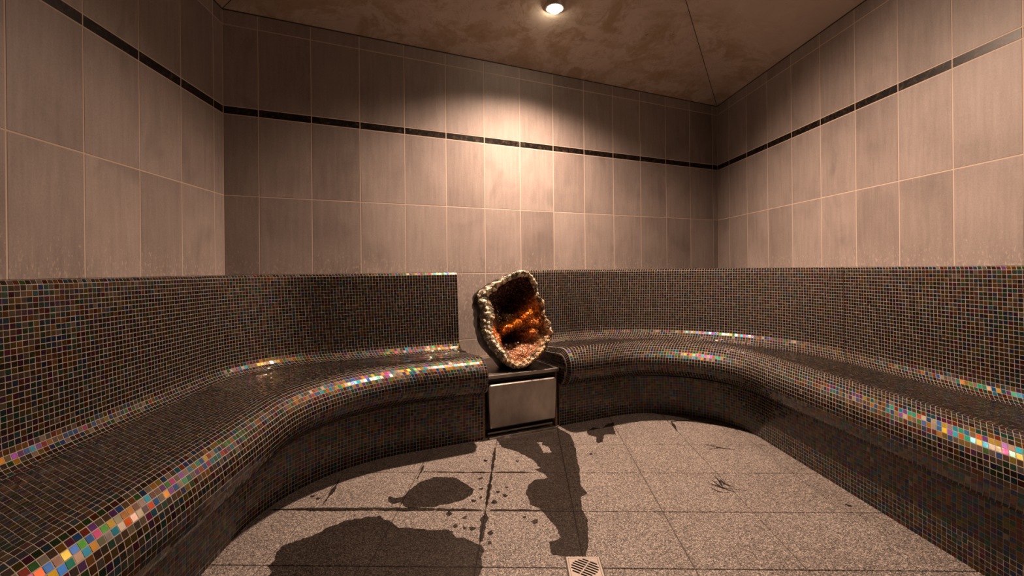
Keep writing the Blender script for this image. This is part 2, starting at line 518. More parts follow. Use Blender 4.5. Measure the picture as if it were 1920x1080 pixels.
class Path:
    def __init__(self, C, eA, nA, eB, nB, cut0, cut1):
        self.C, self.eA, self.nA, self.eB, self.nB, self.cut0, self.cut1 = C, eA, nA, eB, nB, cut0, cut1
        self.turn = math.acos(float(np.clip(eA @ eB, -1, 1)))
    def ends(self, dA, dB):
        Q = np.linalg.solve(A2([self.nA, self.nB]), A2([self.nA @ self.C + dA, self.nB @ self.C + dB]))
        def hit(e, cut):
            k, v = cut
            return (v - Q[1]) / e[1] if k == 'y' else (v - (Q - L) @ U) / (e @ U)
        return Q, hit(self.eA, self.cut0), hit(self.eB, self.cut1)
    def lens(self, dA, dB, r):
        Q, a, b = self.ends(dA, dB)
        t = r * math.tan(self.turn / 2)
        return abs(a) - t, r * self.turn, abs(b) - t
    def points(self, dA, dB, r, n1, na, n2):
        Q, a, b = self.ends(dA, dB)
        t = r * math.tan(self.turn / 2)
        S, E = Q + self.eA * a, Q + self.eB * b
        T1, T2 = Q - self.eA * t, Q + self.eB * t
        cen = T1 + self.nA * r
        out = [S + (T1 - S) * k / n1 for k in range(n1)]
        for k in range(na):
            ph = self.turn * k / na
            out.append(cen - self.nA * (r * math.cos(ph)) + self.eA * (r * math.sin(ph)))
        out += [T2 + (E - T2) * k / n2 for k in range(n2 + 1)]
        return np.array(out)
def screen(P):
    X, Y, Z = P[..., 0], np.maximum(P[..., 1], 0.05), P[..., 2]
    return np.stack([960 + 873.6 * X / Y, 505.7 - 873.6 * (Z - EYE) / Y], -1)
PITCH = 0.0152
def tiles_from_quads(q, gap=0.0020, height=0.0005, flip=False):
    """q: (n,4,3) grout-cell corners -> 8 corner points of each raised, very slightly tilted tesserae"""
    q = q[:, ::-1] if flip else q
    c = q.mean(1, keepdims=True)
    e1 = np.linalg.norm(q[:, 1] - q[:, 0], axis=1); e2 = np.linalg.norm(q[:, 3] - q[:, 0], axis=1)
    k = 1 - gap / np.maximum(np.minimum(e1, e2), 0.008)
    ins = c + (q - c) * k[:, None, None]
    ins = ins + (q[:, 1:2] - q[:, 0:1]) * rng.normal(0, 0.012, (len(q), 1, 1)) + (q[:, 3:4] - q[:, 0:1]) * rng.normal(0, 0.012, (len(q), 1, 1))
    nrm = np.cross(q[:, 2] - q[:, 0], q[:, 3] - q[:, 1])
    nrm /= np.linalg.norm(nrm, axis=1, keepdims=True) + 1e-12
    tilt = rng.normal(0, 0.00010, (len(q), 2))
    hh = height + tilt[:, :1] * A2([[1, -1, -1, 1]]) + tilt[:, 1:] * A2([[1, 1, -1, -1]])
    hh = np.maximum(hh, 0.00012)
    top = ins + nrm[:, None, :] * hh[:, :, None]
    bot = ins - nrm[:, None, :] * 0.0004
    return np.concatenate([bot, top], 1), nrm
ER = 0.032
def end_inset(rows):
    p = rows[:, 3:5]
    t = np.gradient(p, axis=0)
    t /= np.linalg.norm(t, axis=1, keepdims=True)
    n = np.stack([t[:, 1], -t[:, 0]], 1)                 # points into the bench body
    k = np.clip((p[:, 0] - 0.24) / 0.12, 0, 1) * np.clip((p[:, 1] - p[-1, 1]) / 0.03, 0, 1)
    return n * k[:, None]
TF = np.array([[4, 5, 6, 7], [0, 1, 5, 4], [1, 2, 6, 5], [2, 3, 7, 6], [3, 0, 4, 7]])
def bench(name, label, path, zones, cap_cut, cap_side, has_crease, prof_cap):
    root = empty(name, (float(path.C[0]), float(path.C[1]), 0))
    tag(root, label, 'bench')
    off = A2([path.C[0], path.C[1], 0])
    gv, gf, gbase = [], [], 0
    quads, pick = [], []
    for zi, (rows, ok_pick, has_tiles) in enumerate(zones):
        # rows: array of dA, dB, r, d, z
        mid = rows[len(rows) // 2] if zi != 1 else rows[int(len(rows) * 0.7)]
        l1, la, l2 = path.lens(mid[0], mid[1], mid[2])
        n1, na, n2 = (max(1, int(round(x / PITCH))) for x in (l1, la, l2))
        G = []
        for r_ in rows:
            xy = path.points(r_[0], r_[1], max(r_[2], 0.01), n1, na, n2)
            G.append(np.concatenate([xy, np.full((len(xy), 1), r_[4])], 1))
        G = np.array(G)
        if zi == 1:      # the front edge rounds off towards the niche
            e2 = end_inset(rows)
            s_end = np.abs((G[..., :2] - L) @ U - cap_cut)
            on_back = np.abs((G[..., :2] - L) @ NB - rows[:, 3][:, None]) < 0.02
            t_ = np.clip(1 - s_end / ER, 0, 1)
            amt = ER * (1 - np.sqrt(np.maximum(0, 1 - t_ ** 2))) * on_back
            G[..., 0] += amt * e2[:, 0][:, None] * NB[0]; G[..., 1] += amt * e2[:, 0][:, None] * NB[1]
            G[..., 2] += amt * e2[:, 1][:, None]
        nv, nu = G.shape[:2]
        gv.append(G.reshape(-1, 3))
        idx = np.arange(nv * nu).reshape(nv, nu) + gbase
        gf.append(np.stack([idx[:-1, :-1], idx[:-1, 1:], idx[1:, 1:], idx[1:, :-1]], -1).reshape(-1, 4))
        gbase += nv * nu
        if zi == 0 and has_crease:
            jl = G[2:, n1 + na] - off
            tube_line('crease_shade_line', jl, 0.0022, M_JOINT_CREASE, root)  # added dark tube: shade line of the backrest crease, no real joint here
        if has_tiles:
            q = np.stack([G[:-1, :-1], G[:-1, 1:], G[1:, 1:], G[1:, :-1]], 2).reshape(-1, 4, 3)
            quads.append(q); pick.append(np.full(len(q), ok_pick))
    # flat top of the ledge in the corner, between the straight edge rows and the curved backrest
    top = zones[-1][0][0][4] + 0.0006
    rb = zones[0][0][0][2]
    crv = path.points(0.047, 0.047, rb, 4, 40, 4)
    poly_l = [tuple(p) for p in crv] + [tuple(path.C)]
    def in_ledge(p):
        c = False
        for i in range(len(poly_l)):
            (x1, y1), (x2, y2) = poly_l[i], poly_l[i - 1]
            if (y1 > p[1]) != (y2 > p[1]) and p[0] < (x2 - x1) * (p[1] - y1) / (y2 - y1) + x1: c = not c
        return c
    lq = []
    s0 = 0.0 if path.C is L else LEN_B - 1.6
    for i in range(int(1.6 / PITCH)):
        for j in range(int(1.0 / PITCH)):
            cs = [L + U * (s0 + (i + a) * PITCH) + NB * (0.0458 + (j + b) * PITCH) for a, b in ((0, 0), (1, 0), (1, 1), (0, 1))]
            if all((c - path.C) @ path.nA > 0.0456 and (c - path.C) @ path.nB > 0.0456 and in_ledge(c) for c in cs):
                lq.append([(c[0], c[1], top) for c in cs])
    if lq:
        quads.append(np.array(lq)); pick.append(np.zeros(len(lq), bool))
    # flat cap where the bench stops at the niche
    fcap = []
    cv_ = [bw(cap_cut, d, z) for d, z in prof_cap]
    tri = tessellate_polygon([[Vector((d, z, 0)) for d, z in prof_cap]])
    gv.append(np.array(cv_))
    fcap = [tuple(int(i) + gbase for i in t) for t in tri]
    # tesserae on the cap
    poly = np.array(prof_cap)
    def inside(p):
        x, y = p; c = False
        for i in range(len(poly)):
            x1, y1 = poly[i]; x2, y2 = poly[i - 1]
            if (y1 > y) != (y2 > y) and x < (x2 - x1) * (y - y1) / (y2 - y1) + x1: c = not c
        return c
    cq = []
    for i in range(42):
        for j in range(58):
            d0, z0 = 0.002 + i * PITCH, 0.002 + j * PITCH
            cs = [(d0, z0), (d0 + PITCH, z0), (d0 + PITCH, z0 + PITCH), (d0, z0 + PITCH)]
            if all(inside(c) for c in cs):
                cs = cs if cap_side > 0 else cs[::-1]
                cq.append([bw(cap_cut + cap_side * 0.0003, d, z) for d, z in cs])
    if cq:
        q = np.array(cq); quads.append(q); pick.append(np.zeros(len(q), bool))
    Q = np.concatenate(quads); PK = np.concatenate(pick)
    V8, nrm = tiles_from_quads(Q)
    # make the faces look into the room
    ctr = Q.mean(1)
    flipm = np.zeros(len(Q), bool)
    ncap = len(cq)
    inner = A2([0.2, 1.3, 1.2])
    dots = ((inner - ctr) * nrm).sum(1)
    body = slice(0, len(Q) - ncap)
    if np.median(dots[body]) < 0:
        V8b, nb = tiles_from_quads(Q[body], flip=True)
        V8[body] = V8b; nrm[body] = nb
    if ncap:
        want = A2([U[0] * cap_side, U[1] * cap_side, 0])
        if (nrm[-1] @ want) < 0:
            V8c, nc = tiles_from_quads(Q[-ncap:], flip=True)
            V8[-ncap:] = V8c; nrm[-ncap:] = nc
    col = PC[rng.choice(len(PC), len(Q), p=PW)] * rng.uniform(0.55, 1.15, (len(Q), 1)) + rng.normal(0, 0.02, (len(Q), 3))
    col = np.clip(col, 0.004, 0.95)
    col4 = np.concatenate([col, np.ones((len(Q), 1))], 1)
    # the 300 tesserae that show largest stay single pieces
    s = screen(V8[:, 4:])
    area = 0.5 * np.abs((s[:, 2, 0] - s[:, 0, 0]) * (s[:, 3, 1] - s[:, 1, 1]) - (s[:, 2, 1] - s[:, 0, 1]) * (s[:, 3, 0] - s[:, 1, 0]))
    cs = s.mean(1)
    vis = (cs[:, 0] > 2) & (cs[:, 0] < 1918) & (cs[:, 1] > 2) & (cs[:, 1] < 1078) & (ctr[:, 1] > 0.1) & PK
    facing = ((A2([0, 0, EYE]) - ctr) * nrm).sum(1) > 0
    area = np.where(vis & facing, area, -1)
    best = np.argsort(-area)[:300]
    rest = np.setdiff1d(np.arange(len(Q)), best)
    g_all = np.concatenate(gv) - off
    mesh_obj('grout_bed', g_all.tolist(), np.concatenate(gf).tolist() + fcap, M_MGROUT, root, smooth=False)
    vr = (V8[rest] - off).reshape(-1, 3)
    fr = (TF[None] + (np.arange(len(rest)) * 8)[:, None, None]).reshape(-1, 4)
    st = mesh_obj('mosaic_tiles', vr.tolist(), fr.tolist(), M_MOSAIC, root, cols=np.repeat(col4[rest], 8, 0))
    st['kind'] = 'stuff'
    tfl = TF.tolist()
    for i in best:
        c0 = ctr[i]
        o = mesh_obj('mosaic_tile', (V8[i] - c0).tolist(), tfl, M_MOSAIC, root, cols=np.repeat(col4[i:i + 1], 8, 0))
        o.location = (c0 - off).tolist()
    return root
# profile of the bench: distance from the wall, height
ZB, ZS0, ZS = 0.838, 0.403, 0.424
def arc(cx, cz, r, a0, a1, n):
    return [(cx + r * math.cos(math.radians(a0 + (a1 - a0) * k / n)), cz + r * math.sin(math.radians(a0 + (a1 - a0) * k / n))) for k in range(n + 1)]
def profile(top, nc, nr_):
    back = [(0.045, top), (0.095, top)] + arc(0.098, top - 0.018, 0.018, 80, 8, 5) + [(0.136, 0.475)] + arc(0.196, 0.461, 0.058, 182, 268, 8)
    seat = [back[-1]] + [(nc - 0.02, ZS)] + arc(nc, ZS - nr_, nr_, 90, -64, 18) + [(0.512, ZS - 1.99 * nr_), (0.497, ZS - 1.995 * nr_)]
    kick = [(0.498, ZS - 2.03 * nr_), (0.492, 0.0)]
    return back, seat, kick
def zone(pts, step, fA, fB, fR):
    rs = resample(pts, step)
    return np.array([[fA(d, z), fB(d, z), fR(d), d, z] for d, z in rs])
def lerp(a, b, t): return a + (b - a) * min(1, max(0, t))
def make_bench(side):
    top = 0.838 if side == 'left' else 0.846
    back, seat, kick = profile(top, *((0.514, 0.094) if side == 'left' else (0.504, 0.100)))
    if side == 'left':
        path = Path(L, -DL, NL, U, NB, ('y', YF), ('u', NIC0))
        rB, rF, rK = 0.48, 0.62, 0.70
        kA = lambda d, z: d - 0.045; kB = lambda d, z: d
        sA = sB = lambda d, z: d
    else:
        path = Path(R, U, NB, DR, NR, ('u', NIC1), ('y', YF))
        rB, rF, rK = 0.86, 0.40, 0.45
        kA = lambda d, z: d; kB = lambda d, z: d + 0.014
        sA = lambda d, z: d; sB = lambda d, z: d + 0.000 * min(1, max(0, (d - 0.2) / 0.3))
    Rf = lambda d: lerp(rB, rF, (d - 0.2) / 0.3)
    idt = lambda d, z: d
    zones = [(zone(back, PITCH, idt, idt, lambda d: rB), True, True),
             (zone(seat, PITCH, sA, sB, Rf), True, True),
             (zone(kick, PITCH, kA, kB, lambda d: rK), False, True),
             (np.array([[d, d, 0.012, d, top] for d in (0.0006, 0.0156, 0.0306, 0.0456)]), False, True),
             (np.array([[-0.003, -0.003, 0.01, 0, top - 0.0006], [0.05, 0.05, rB, 0.05, top - 0.0006]]), False, False)]
    srow = zones[1][0]
    si = srow[:, 3:5] + end_inset(srow) * ER
    prof = [(0.0, 0.0), (0.0, top)] + back[1:] + [(float(a), float(b)) for a, b in si[1:-1]] + kick
    lab = ('long curved mosaic bench along the left wall, ending left of the geode' if side == 'left'
           else 'long curved mosaic bench rounding the right corner and running along the right wall')
    return bench('mosaic_bench', lab, path, zones, NIC0 if side == 'left' else NIC1, 1 if side == 'left' else -1, side == 'right', prof)
make_bench('left')
make_bench('right')

# ------------------------------------------------------------------ steel cabinet in the niche (local x along the wall, -y into the room)
ang_b = math.atan2(U[1], U[0])
cab = empty('metal_cabinet', bw(1.3775, 0.0, 0.0), ang_b)
tag(cab, 'low stainless steel cabinet under the geode with a removable front panel', 'cabinet')
bm_obj('body', box_bm(-0.205, 0.205, -0.445, -0.004, 0.0, 0.303), M_DARKM, cab)
bm_obj('top_plate', box_bm(-0.2165, 0.2165, -0.505, -0.004, 0.300, 0.318, 0.002), M_STEEL, cab)
bm_obj('top_rail', box_bm(-0.200, 0.200, -0.478, -0.445, 0.278, 0.303), M_DARKM, cab)
def rounded_plate(x0, x1, z0, z1, y0, y1, r):
    bm = bmesh.new()
    pts = []
    for cx, cz, a in ((x1 - r, z1 - r, 0), (x0 + r, z1 - r, 90), (x0 + r, z0 + r * 0.5, 180), (x1 - r, z0 + r * 0.5, 270)):
        for k in range(6):
            t = math.radians(a + 90 * k / 5)
            rr = r if a < 180 else r * 0.5
            pts.append((cx + rr * math.cos(t), cz + rr * math.sin(t)))
    n = len(pts)
    for inset, y in ((0, y1), (0, y0 + 0.005), (0.005, y0)):
        for x, z in pts:
            mx, mz = (x0 + x1) / 2, (z0 + z1) / 2
            bm.verts.new((mx + (x - mx) * (1 - inset / abs(x1 - mx)), y, mz + (z - mz) * (1 - inset / abs(z1 - mz))))
    bm.verts.ensure_lookup_table()
    v = bm.verts
    for ring in (0, 1):
        for k in range(n):
            bm.faces.new((v[ring * n + k], v[ring * n + (k + 1) % n], v[(ring + 1) * n + (k + 1) % n], v[(ring + 1) * n + k]))
    bm.faces.new([v[2 * n + k] for k in range(n)])
    bm.faces.new([v[k] for k in range(n)][::-1])
    return bm
fp = bm_obj('front_panel', rounded_plate(-0.197, 0.197, 0.052, 0.272, -0.512, -0.478, 0.016), M_STEEL, cab)
for s in (-1, 1):
    bm_obj('side_strip', box_bm(min(s * 0.205, s * 0.2185), max(s * 0.205, s * 0.2185), -0.480, -0.445, 0.0, 0.303, 0.001), M_RUST, cab)['label'] = 'rust stained brown edge strip'
bm_obj('bottom_lip', box_bm(-0.197, 0.197, -0.515, -0.490, 0.0, 0.010, 0.002), M_STEEL, cab)
bm_obj('inner_rail', box_bm(-0.190, 0.190, -0.475, -0.462, 0.012, 0.022, 0.002), M_STEEL, cab)

# ------------------------------------------------------------------ geode
GC = lambda x, y: (880 + x / 4.912, 490 + y / 4.912)     # sketch units of the outline
def rimplane(x, y):
    px, py = GC(x, y)
    a = (px - 960) / 873.6; c = -(py - 505.7 + 0.0104 * (px - 960)) / 873.6
    # plane Y = 2.43 + 0.25 (z - 0.32) + 0.28 x
    Y = (2.43 + 0.25 * (EYE - 0.32)) / (1 - 0.25 * c - 0.28 * a)
    return Vector((a * Y, Y, EYE + c * Y))
BACK = Vector((-0.28, 1.0, -0.25)).normalized()
OUT = [(460, 80), (540, 88), (595, 150), (628, 225), (632, 318), (690, 365), (694, 500), (738, 560), (768, 680), (725, 755), (695, 820), (605, 920), (500, 985),
       (400, 988), (310, 945), (250, 880), (185, 800), (145, 735), (105, 640), (92, 540), (88, 440), (66, 390), (72, 310), (98, 268), (195, 205), (295, 148), (385, 102)]
INN = [(452, 142), (530, 135), (572, 190), (598, 262), (606, 330), (650, 392), (660, 505), (690, 585), (715, 668), (680, 722), (640, 775), (560, 862), (480, 928),
       (415, 925), (362, 890), (340, 850), (285, 775), (238, 715), (205, 640), (212, 560), (232, 490), (218, 425), (180, 340), (180, 315), (255, 252), (335, 195), (400, 160)]
NA = 150
def loop(pts, n):
    p = np.array(pts + pts[:1], float)
    s = np.concatenate([[0], np.cumsum(np.linalg.norm(np.diff(np.array(OUT + OUT[:1], float), axis=0), axis=1))])
    t = np.linspace(0, s[-1], n, endpoint=False)
    return np.stack([np.interp(t, s, p[:, 0]), np.interp(t, s, p[:, 1])], 1)
lo, li = loop(OUT, NA), loop(INN, NA)
geode = empty('geode', bw(1.3775, 0.25, 0.318))
tag(geode, 'large open geode with amber crystals inside, standing on the steel cabinet', 'geode')
g0 = Vector(geode.location)
CEN = A2([430.0, 560.0])
def nz(p, s, seed=0.0):
    return noise.noise(Vector((p[0] * s + seed, p[1] * s, p[2] * s)))
# shell: rings running back from the rim
def shell():
    prof = [(0.0, 0.985), (0.035, 1.015), (0.08, 1.035), (0.13, 1.02), (0.18, 0.95), (0.22, 0.82), (0.25, 0.60), (0.265, 0.32), (0.27, 0.0)]
    vs, cs = [], []
    c3 = rimplane(*CEN)
    for dep, sc in prof:
        for k in range(NA):
            p = c3 + (rimplane(*lo[k]) - c3) * sc + BACK * dep
            amp = 0.012 * min(1, dep / 0.04) + 0.003
            dirn = (p - c3 - BACK * 0.1).normalized()
            p = p + dirn * (amp * (nz(p, 14) + 0.6 * nz(p, 34, 3)))
            p.z = max(p.z, 0.3186)
            uu = (A2([p.x, p.y]) - L) @ U
            if uu > NIC1 - 0.012:
                q = A2([p.x, p.y]) - U * (uu - NIC1 + 0.012); p.x, p.y = float(q[0]), float(q[1])
            vs.append(tuple(p - g0))
            f = 0.5 + 0.5 * nz(p, 22, 9)
            base = A2([0.009, 0.008, 0.007]) * (0.5 + f) + (A2([0.05, 0.042, 0.035]) if f > 0.78 else 0)
            cs.append((*base, 1))
    fs = []
    for r in range(len(prof) - 1):
        for k in range(NA):
            a, b = r * NA + k, r * NA + (k + 1) % NA
            fs.append((a, a + NA, b + NA, b))
    return mesh_obj('shell', vs, fs, mat_attr('dark_rock', 0.42, 0.12, 0.4, 60), geode, smooth=True, cols=cs)
shell()
CREAM, TANC, AMB = A2([1.0, 0.86, 0.63]), A2([0.70, 0.40, 0.17]), A2([0.80, 0.24, 0.025])
def rim():
    """crusty pale band between the shell and the cavity: a knobbly swollen strip"""
    m = 12
    NR_ = 420
    LO, LI = loop(OUT, NR_), loop(INN, NR_)
    vs, cs = [], []
    for k in range(NR_):
        a, b = rimplane(*LO[k]), rimplane(*LI[k])
        wdt = (b - a).length
        right = max(0.0, min(1.0, (LO[k][0] - 560) / 60)) * (1.0 if LO[k][1] > 300 else 0.0)
        low = max(0.0, min(1.0, (LO[k][1] - 880) / 60))
        for j in range(m + 1):
            t = j / m
            p = a.lerp(b, t)
            swell = math.sin(math.pi * t) * min(0.028, 0.5 * wdt) - 0.012 * (t if t > 0.5 else 0) - 0.02 * max(0, 0.25 - t) 
            d = noise.voronoi(Vector(p) * 52)[0]
            knob = (0.5 - d[0]) * 0.022 + nz(p, 90, 5) * 0.005 + nz(p, 30, 2) * 0.006
            q = p - BACK * (swell + knob * math.sin(math.pi * min(1, max(0, 0.08 + 0.84 * t))))
            ctr = rimplane(*CEN)
            q = q + (q - ctr).normalized() * (nz(p, 45, 8) * 0.006) - BACK * (nz(p, 150, 3) * 0.004)
            q.z = max(q.z, 0.3190)
            vs.append(tuple(q - g0))
            col = CREAM * (0.88 + 0.3 * nz(p, 40, 1)) 
            tan = max(right * 0.8, low * 0.65, 0.75 * max(0, t - 0.72) / 0.28)
            col = col * (1 - tan) + TANC * (0.9 + 0.4 * nz(p, 60, 4)) * tan
            if d[0] > 0.52 or (t < 0.2 and nz(p, 70, 6) > 0.05): col = col * 0.22
            cs.append((*np.clip(col, 0.01, 0.9), 1))
    fs = []
    for k in range(NR_):
        for j in range(m):
            a = k * (m + 1) + j; b = ((k + 1) % NR_) * (m + 1) + j
            fs.append((a, b, b + 1, a + 1))
    M_CRUST = mat_attr('pale_crust', 0.5, 0.25, 0.5, 260)
    mesh_obj('rim', vs, fs, M_CRUST, geode, smooth=True, cols=cs)
    # loose crust of little nodules over the rim
    rnd = random.Random(3)
    vv, ff, cc = [], [], []
    for _ in range(4200):
        k, j = rnd.randrange(NR_), rnd.randrange(1, m)
        if rnd.random() < 0.45: j = rnd.choice((m - 2, m - 1, m - 1))
        i0 = k * (m + 1) + j
        p = Vector(vs[i0]) + (Vector(vs[i0 + 1]) - Vector(vs[i0])) * rnd.random()
        r = rnd.uniform(0.0018, 0.0045)
        R3 = Matrix.Rotation(rnd.random() * 6.28, 3, Vector((rnd.gauss(0, 1), rnd.gauss(0, 1), rnd.gauss(0, 1))))
        b0 = len(vv)
        for a in ((1, 0, 0), (-1, 0, 0), (0, 1, 0), (0, -1, 0), (0, 0, 1), (0, 0, -1)):
            vv.append(tuple(p - BACK * r * 0.3 + R3 @ Vector(a) * r * rnd.uniform(0.7, 1.2)))
        for a in ((0, 2, 4), (2, 1, 4), (1, 3, 4), (3, 0, 4), (2, 0, 5), (1, 2, 5), (3, 1, 5), (0, 3, 5)):
            ff.append(tuple(b0 + q for q in a))
        base = A2(cs[i0][:3])
        tone = rnd.choice((0.5, 1.0, 1.1, 1.2, 1.2))
        col = np.clip(base * tone + (0.06 if tone > 1 else 0), 0.01, 0.95)
        cc += [(*col, 1)] * 6
    nd = mesh_obj('crust_nodules', vv, ff, M_CRUST, geode, cols=cc)
    nd['kind'] = 'stuff'
rim()
def gs(x, y, cx, cy, s): return math.exp(-((x - cx) ** 2 + (y - cy) ** 2) / (2 * s * s))
def seg_g(x, y, ax, ay, bx, by, s):
    vx, vy = bx - ax, by - ay
    t = max(0, min(1, ((x - ax) * vx + (y - ay) * vy) / (vx * vx + vy * vy)))
    return gs(x, y, ax + vx * t, ay + vy * t, s)
def features(x, y):
    ridge = max(seg_g(x, y, 360, 610, 520, 515, 36), seg_g(x, y, 520, 515, 640, 380, 50))
    ridge *= min(1.0, 1.0 + 0.5 * noise.noise(Vector((x * 0.022, y * 0.022, 2.0))))
    lump = max(gs(x, y, 605, 640, 46), gs(x, y, 620, 555, 48))
    shelf = max(gs(x, y, 500, 840, 85), 0.9 * gs(x, y, 590, 830, 60), 0.8 * gs(x, y, 430, 890, 50))
    clump = max(gs(x, y, 275, 690, 40), 0.8 * gs(x, y, 225, 640, 36))
    pale = max(gs(x, y, 410, 480, 30), 0.7 * gs(x, y, 300, 480, 26), 0.6 * gs(x, y, 260, 570, 24))
    rside = gs(x, y, 690, 690, 36)
    return ridge, lump, shelf, clump, pale, rside
def cav_depth(x, y, rho):
    ridge, lump, shelf, clump, pale, rside = features(x, y)
    d = 0.175 * (1 - rho ** 3) + 0.09 * gs(x, y, 400, 310, 120) * (1 - rho ** 4) + 0.11 * gs(x, y, 430, 690, 62)
    d = d * (1 - 0.82 * ridge) * (1 - 0.85 * lump) * (1 - 0.80 * shelf) * (1 - 0.55 * clump) * (1 - 0.30 * pale)
    return d + 0.008
def cav_col(x, y, n):
    ridge, lump, shelf, clump, pale, rside = features(x, y)
    c = A2([0.05, 0.015, 0.006]) * (1 + 0.5 * n)  # dark brown crystal, with some of the hollow's shade put into the colour
    c = c * (1 - ridge) + A2([0.82, 0.24, 0.02]) * ridge
    c = c * (1 - 0.9 * lump) + A2([0.70, 0.24, 0.05]) * 0.9 * lump
    c = c * (1 - 0.95 * shelf) + A2([0.50, 0.24, 0.12]) * 0.95 * shelf
    c = c * (1 - clump) + A2([0.72, 0.20, 0.03]) * clump
    c = c * (1 - 0.7 * pale) + A2([0.42, 0.25, 0.10]) * 0.7 * pale
    c = c * (1 - 0.75 * gs(x, y, 435, 690, 58))  # shade of the pocket below the ridge, painted into the crystal colour
    c = c * (1 - 0.8 * rside) + A2([0.62, 0.42, 0.22]) * 0.8 * rside
    return np.clip(c * (1 + 0.35 * n), 0.004, 0.95)
M_AMBER = mat_attr('amber_crystal', 0.22, 0.5, 0.6, 0, 0.12)
def cavity():
    NK = 40
    vs, cs, fs = [], [], []
    ctr2 = CEN
    for k in range(NA):
        for j in range(NK + 1):
            rho = 1 - j / NK
            xy = ctr2 + (li[k] - ctr2) * rho
            p = rimplane(*xy)
            dn = nz(p, 38, 2) * 0.007 + nz(p, 85, 4) * 0.004
            q = p + BACK * (cav_depth(xy[0], xy[1], rho) + dn * min(1, (1 - rho) * 6))
            vs.append(tuple(q - g0)); cs.append((*cav_col(xy[0], xy[1], 2 * nz(p, 60, 7)), 1))
    for k in range(NA):
        for j in range(NK):
            a = k * (NK + 1) + j; b = ((k + 1) % NA) * (NK + 1) + j
            fs.append((a, b, b + 1, a + 1))
    cav = mesh_obj('cavity', vs, fs, M_AMBER, geode, smooth=False, cols=cs)
    # crystal points
    V = np.array(vs); vv, ff, cc = [], [], []
    rnd = random.Random(5)
    for _ in range(4600):
        k = rnd.randrange(NA); rho = math.sqrt(rnd.random()) * 0.985
        j = int(round((1 - rho) * NK)); j = min(max(j, 0), NK - 1)
        p = Vector(vs[k * (NK + 1) + j]); pa = Vector(vs[((k + 1) % NA) * (NK + 1) + j]); pb = Vector(vs[k * (NK + 1) + j + 1])
        nr = (pb - p).cross(pa - p)
        if nr.length < 1e-9: continue
        nr.normalize()
        if nr.dot(BACK) > 0: nr = -nr
        ax = (nr + Vector((rnd.gauss(0, .35), rnd.gauss(0, .35), rnd.gauss(0, .35)))).normalized()
        xy = CEN + (li[k] - CEN) * rho
        ridge, lump, shelf, clump, pale, rside = features(*xy)
        r = rnd.uniform(0.0028, 0.0062) * (0.75 if shelf > .4 else 1.0) * (1.25 if pale > .4 else 1.0)
        h = r * rnd.uniform(1.1, 2.1)
        t1 = ax.orthogonal().normalized(); t2 = ax.cross(t1)
        p = p + (pa - p) * rnd.random() + (pb - p) * rnd.random()
        b0 = len(vv)
        ph = rnd.random() * 6.28
        for q in range(6):
            a = ph + q * math.pi / 3
            vv.append(tuple(p - ax * r * 0.5 + (t1 * math.cos(a) + t2 * math.sin(a)) * r))
        for q in range(6):
            a = ph + q * math.pi / 3
            vv.append(tuple(p + ax * h * 0.35 + (t1 * math.cos(a) + t2 * math.sin(a)) * r * 0.95))
        vv.append(tuple(p + ax * h))
        for q in range(6):
            ff.append((b0 + q, b0 + (q + 1) % 6, b0 + 6 + (q + 1) % 6, b0 + 6 + q))
            ff.append((b0 + 6 + q, b0 + 6 + (q + 1) % 6, b0 + 12))
        c = cav_col(xy[0], xy[1], rnd.gauss(0, 0.9)) * rnd.uniform(0.75, 1.35)
        if shelf > .4 and rnd.random() < .25: c = A2([0.72, 0.5, 0.36])
        cc += [(*np.clip(c, 0.004, 0.95), 1)] * 13
    cr = mesh_obj('crystal_points', vv, ff, M_AMBER, geode, cols=cc)
    cr['kind'] = 'stuff'
cavity()

# ------------------------------------------------------------------ floor drain
def grate(x0, x1, y0, y1, z0, z1):
    cx, cy = (x0 + x1) / 2, (y0 + y1) / 2
    h = (x1 - x0) / 2
    outer = [Vector((x0, y0, 0)), Vector((x1, y0, 0)), Vector((x1, y1, 0)), Vector((x0, y1, 0))]
    holes = []
    sa = math.radians(-35)
    ca, si = math.cos(sa), math.sin(sa)
    def slot(c0, c1, v):
        # slot from c0 to c1 along the slanted axis at cross offset v
        r = 0.0030; pts = []
        for cc, a0 in ((c1, -90), (c0, 90)):
            for k in range(5):
                t = math.radians(a0 + 180 * k / 4)
                pts.append((cc + r * math.cos(t), v + r * math.sin(t)))
        holes.append([Vector((cx + a * ca - b * si, cy + a * si + b * ca, 0)) for a, b in pts])
    for k in range(-3, 4):
        v = k * 0.0104
        half = math.sqrt(max(0, 0.0385 ** 2 - v * v))
        a, b = -half, half
        m = k * -0.0006
        if abs(half) > 0.012:
            if b - (m + 0.004) > 0.006: slot(m + 0.004, b - 0.002, v)
            if (m - 0.004) - a > 0.006: slot(a + 0.002, m - 0.004, v)
    loops = [outer] + holes
    pts = [p for l_ in loops for p in l_]
    tri = tessellate_polygon(loops)
    n = len(pts)
    V = [(p.x, p.y, z1) for p in pts] + [(p.x, p.y, z0) for p in pts]
    F = []
    for t in tri:
        a, b, c = (pts[i] for i in t)
        up = (b - a).cross(c - a).z > 0
        t = tuple(t) if up else tuple(t)[::-1]
        F.append(t)
    s = 0
    for l_ in loops:
        m = len(l_)
        for k in range(m):
            F.append((s + k, s + (k + 1) % m, n + s + (k + 1) % m, n + s + k))
        s += m
    return V, F
M_DRAIN = mat_steel('drain_steel', (0.34, 0.30, 0.27), 0.55)
dcx, dcy = (DRX0 + DRX1) / 2, (DRY0 + DRY1) / 2
drain = empty('floor_drain', (dcx, dcy, 0.0))
tag(drain, 'square steel floor drain with slanted slots at the end of the wet streak', 'drain')
hw = (DRX1 - DRX0) / 2
V, F = grate(-hw + 0.006, hw - 0.006, -hw + 0.006, hw - 0.006, 0.0012, 0.0032)
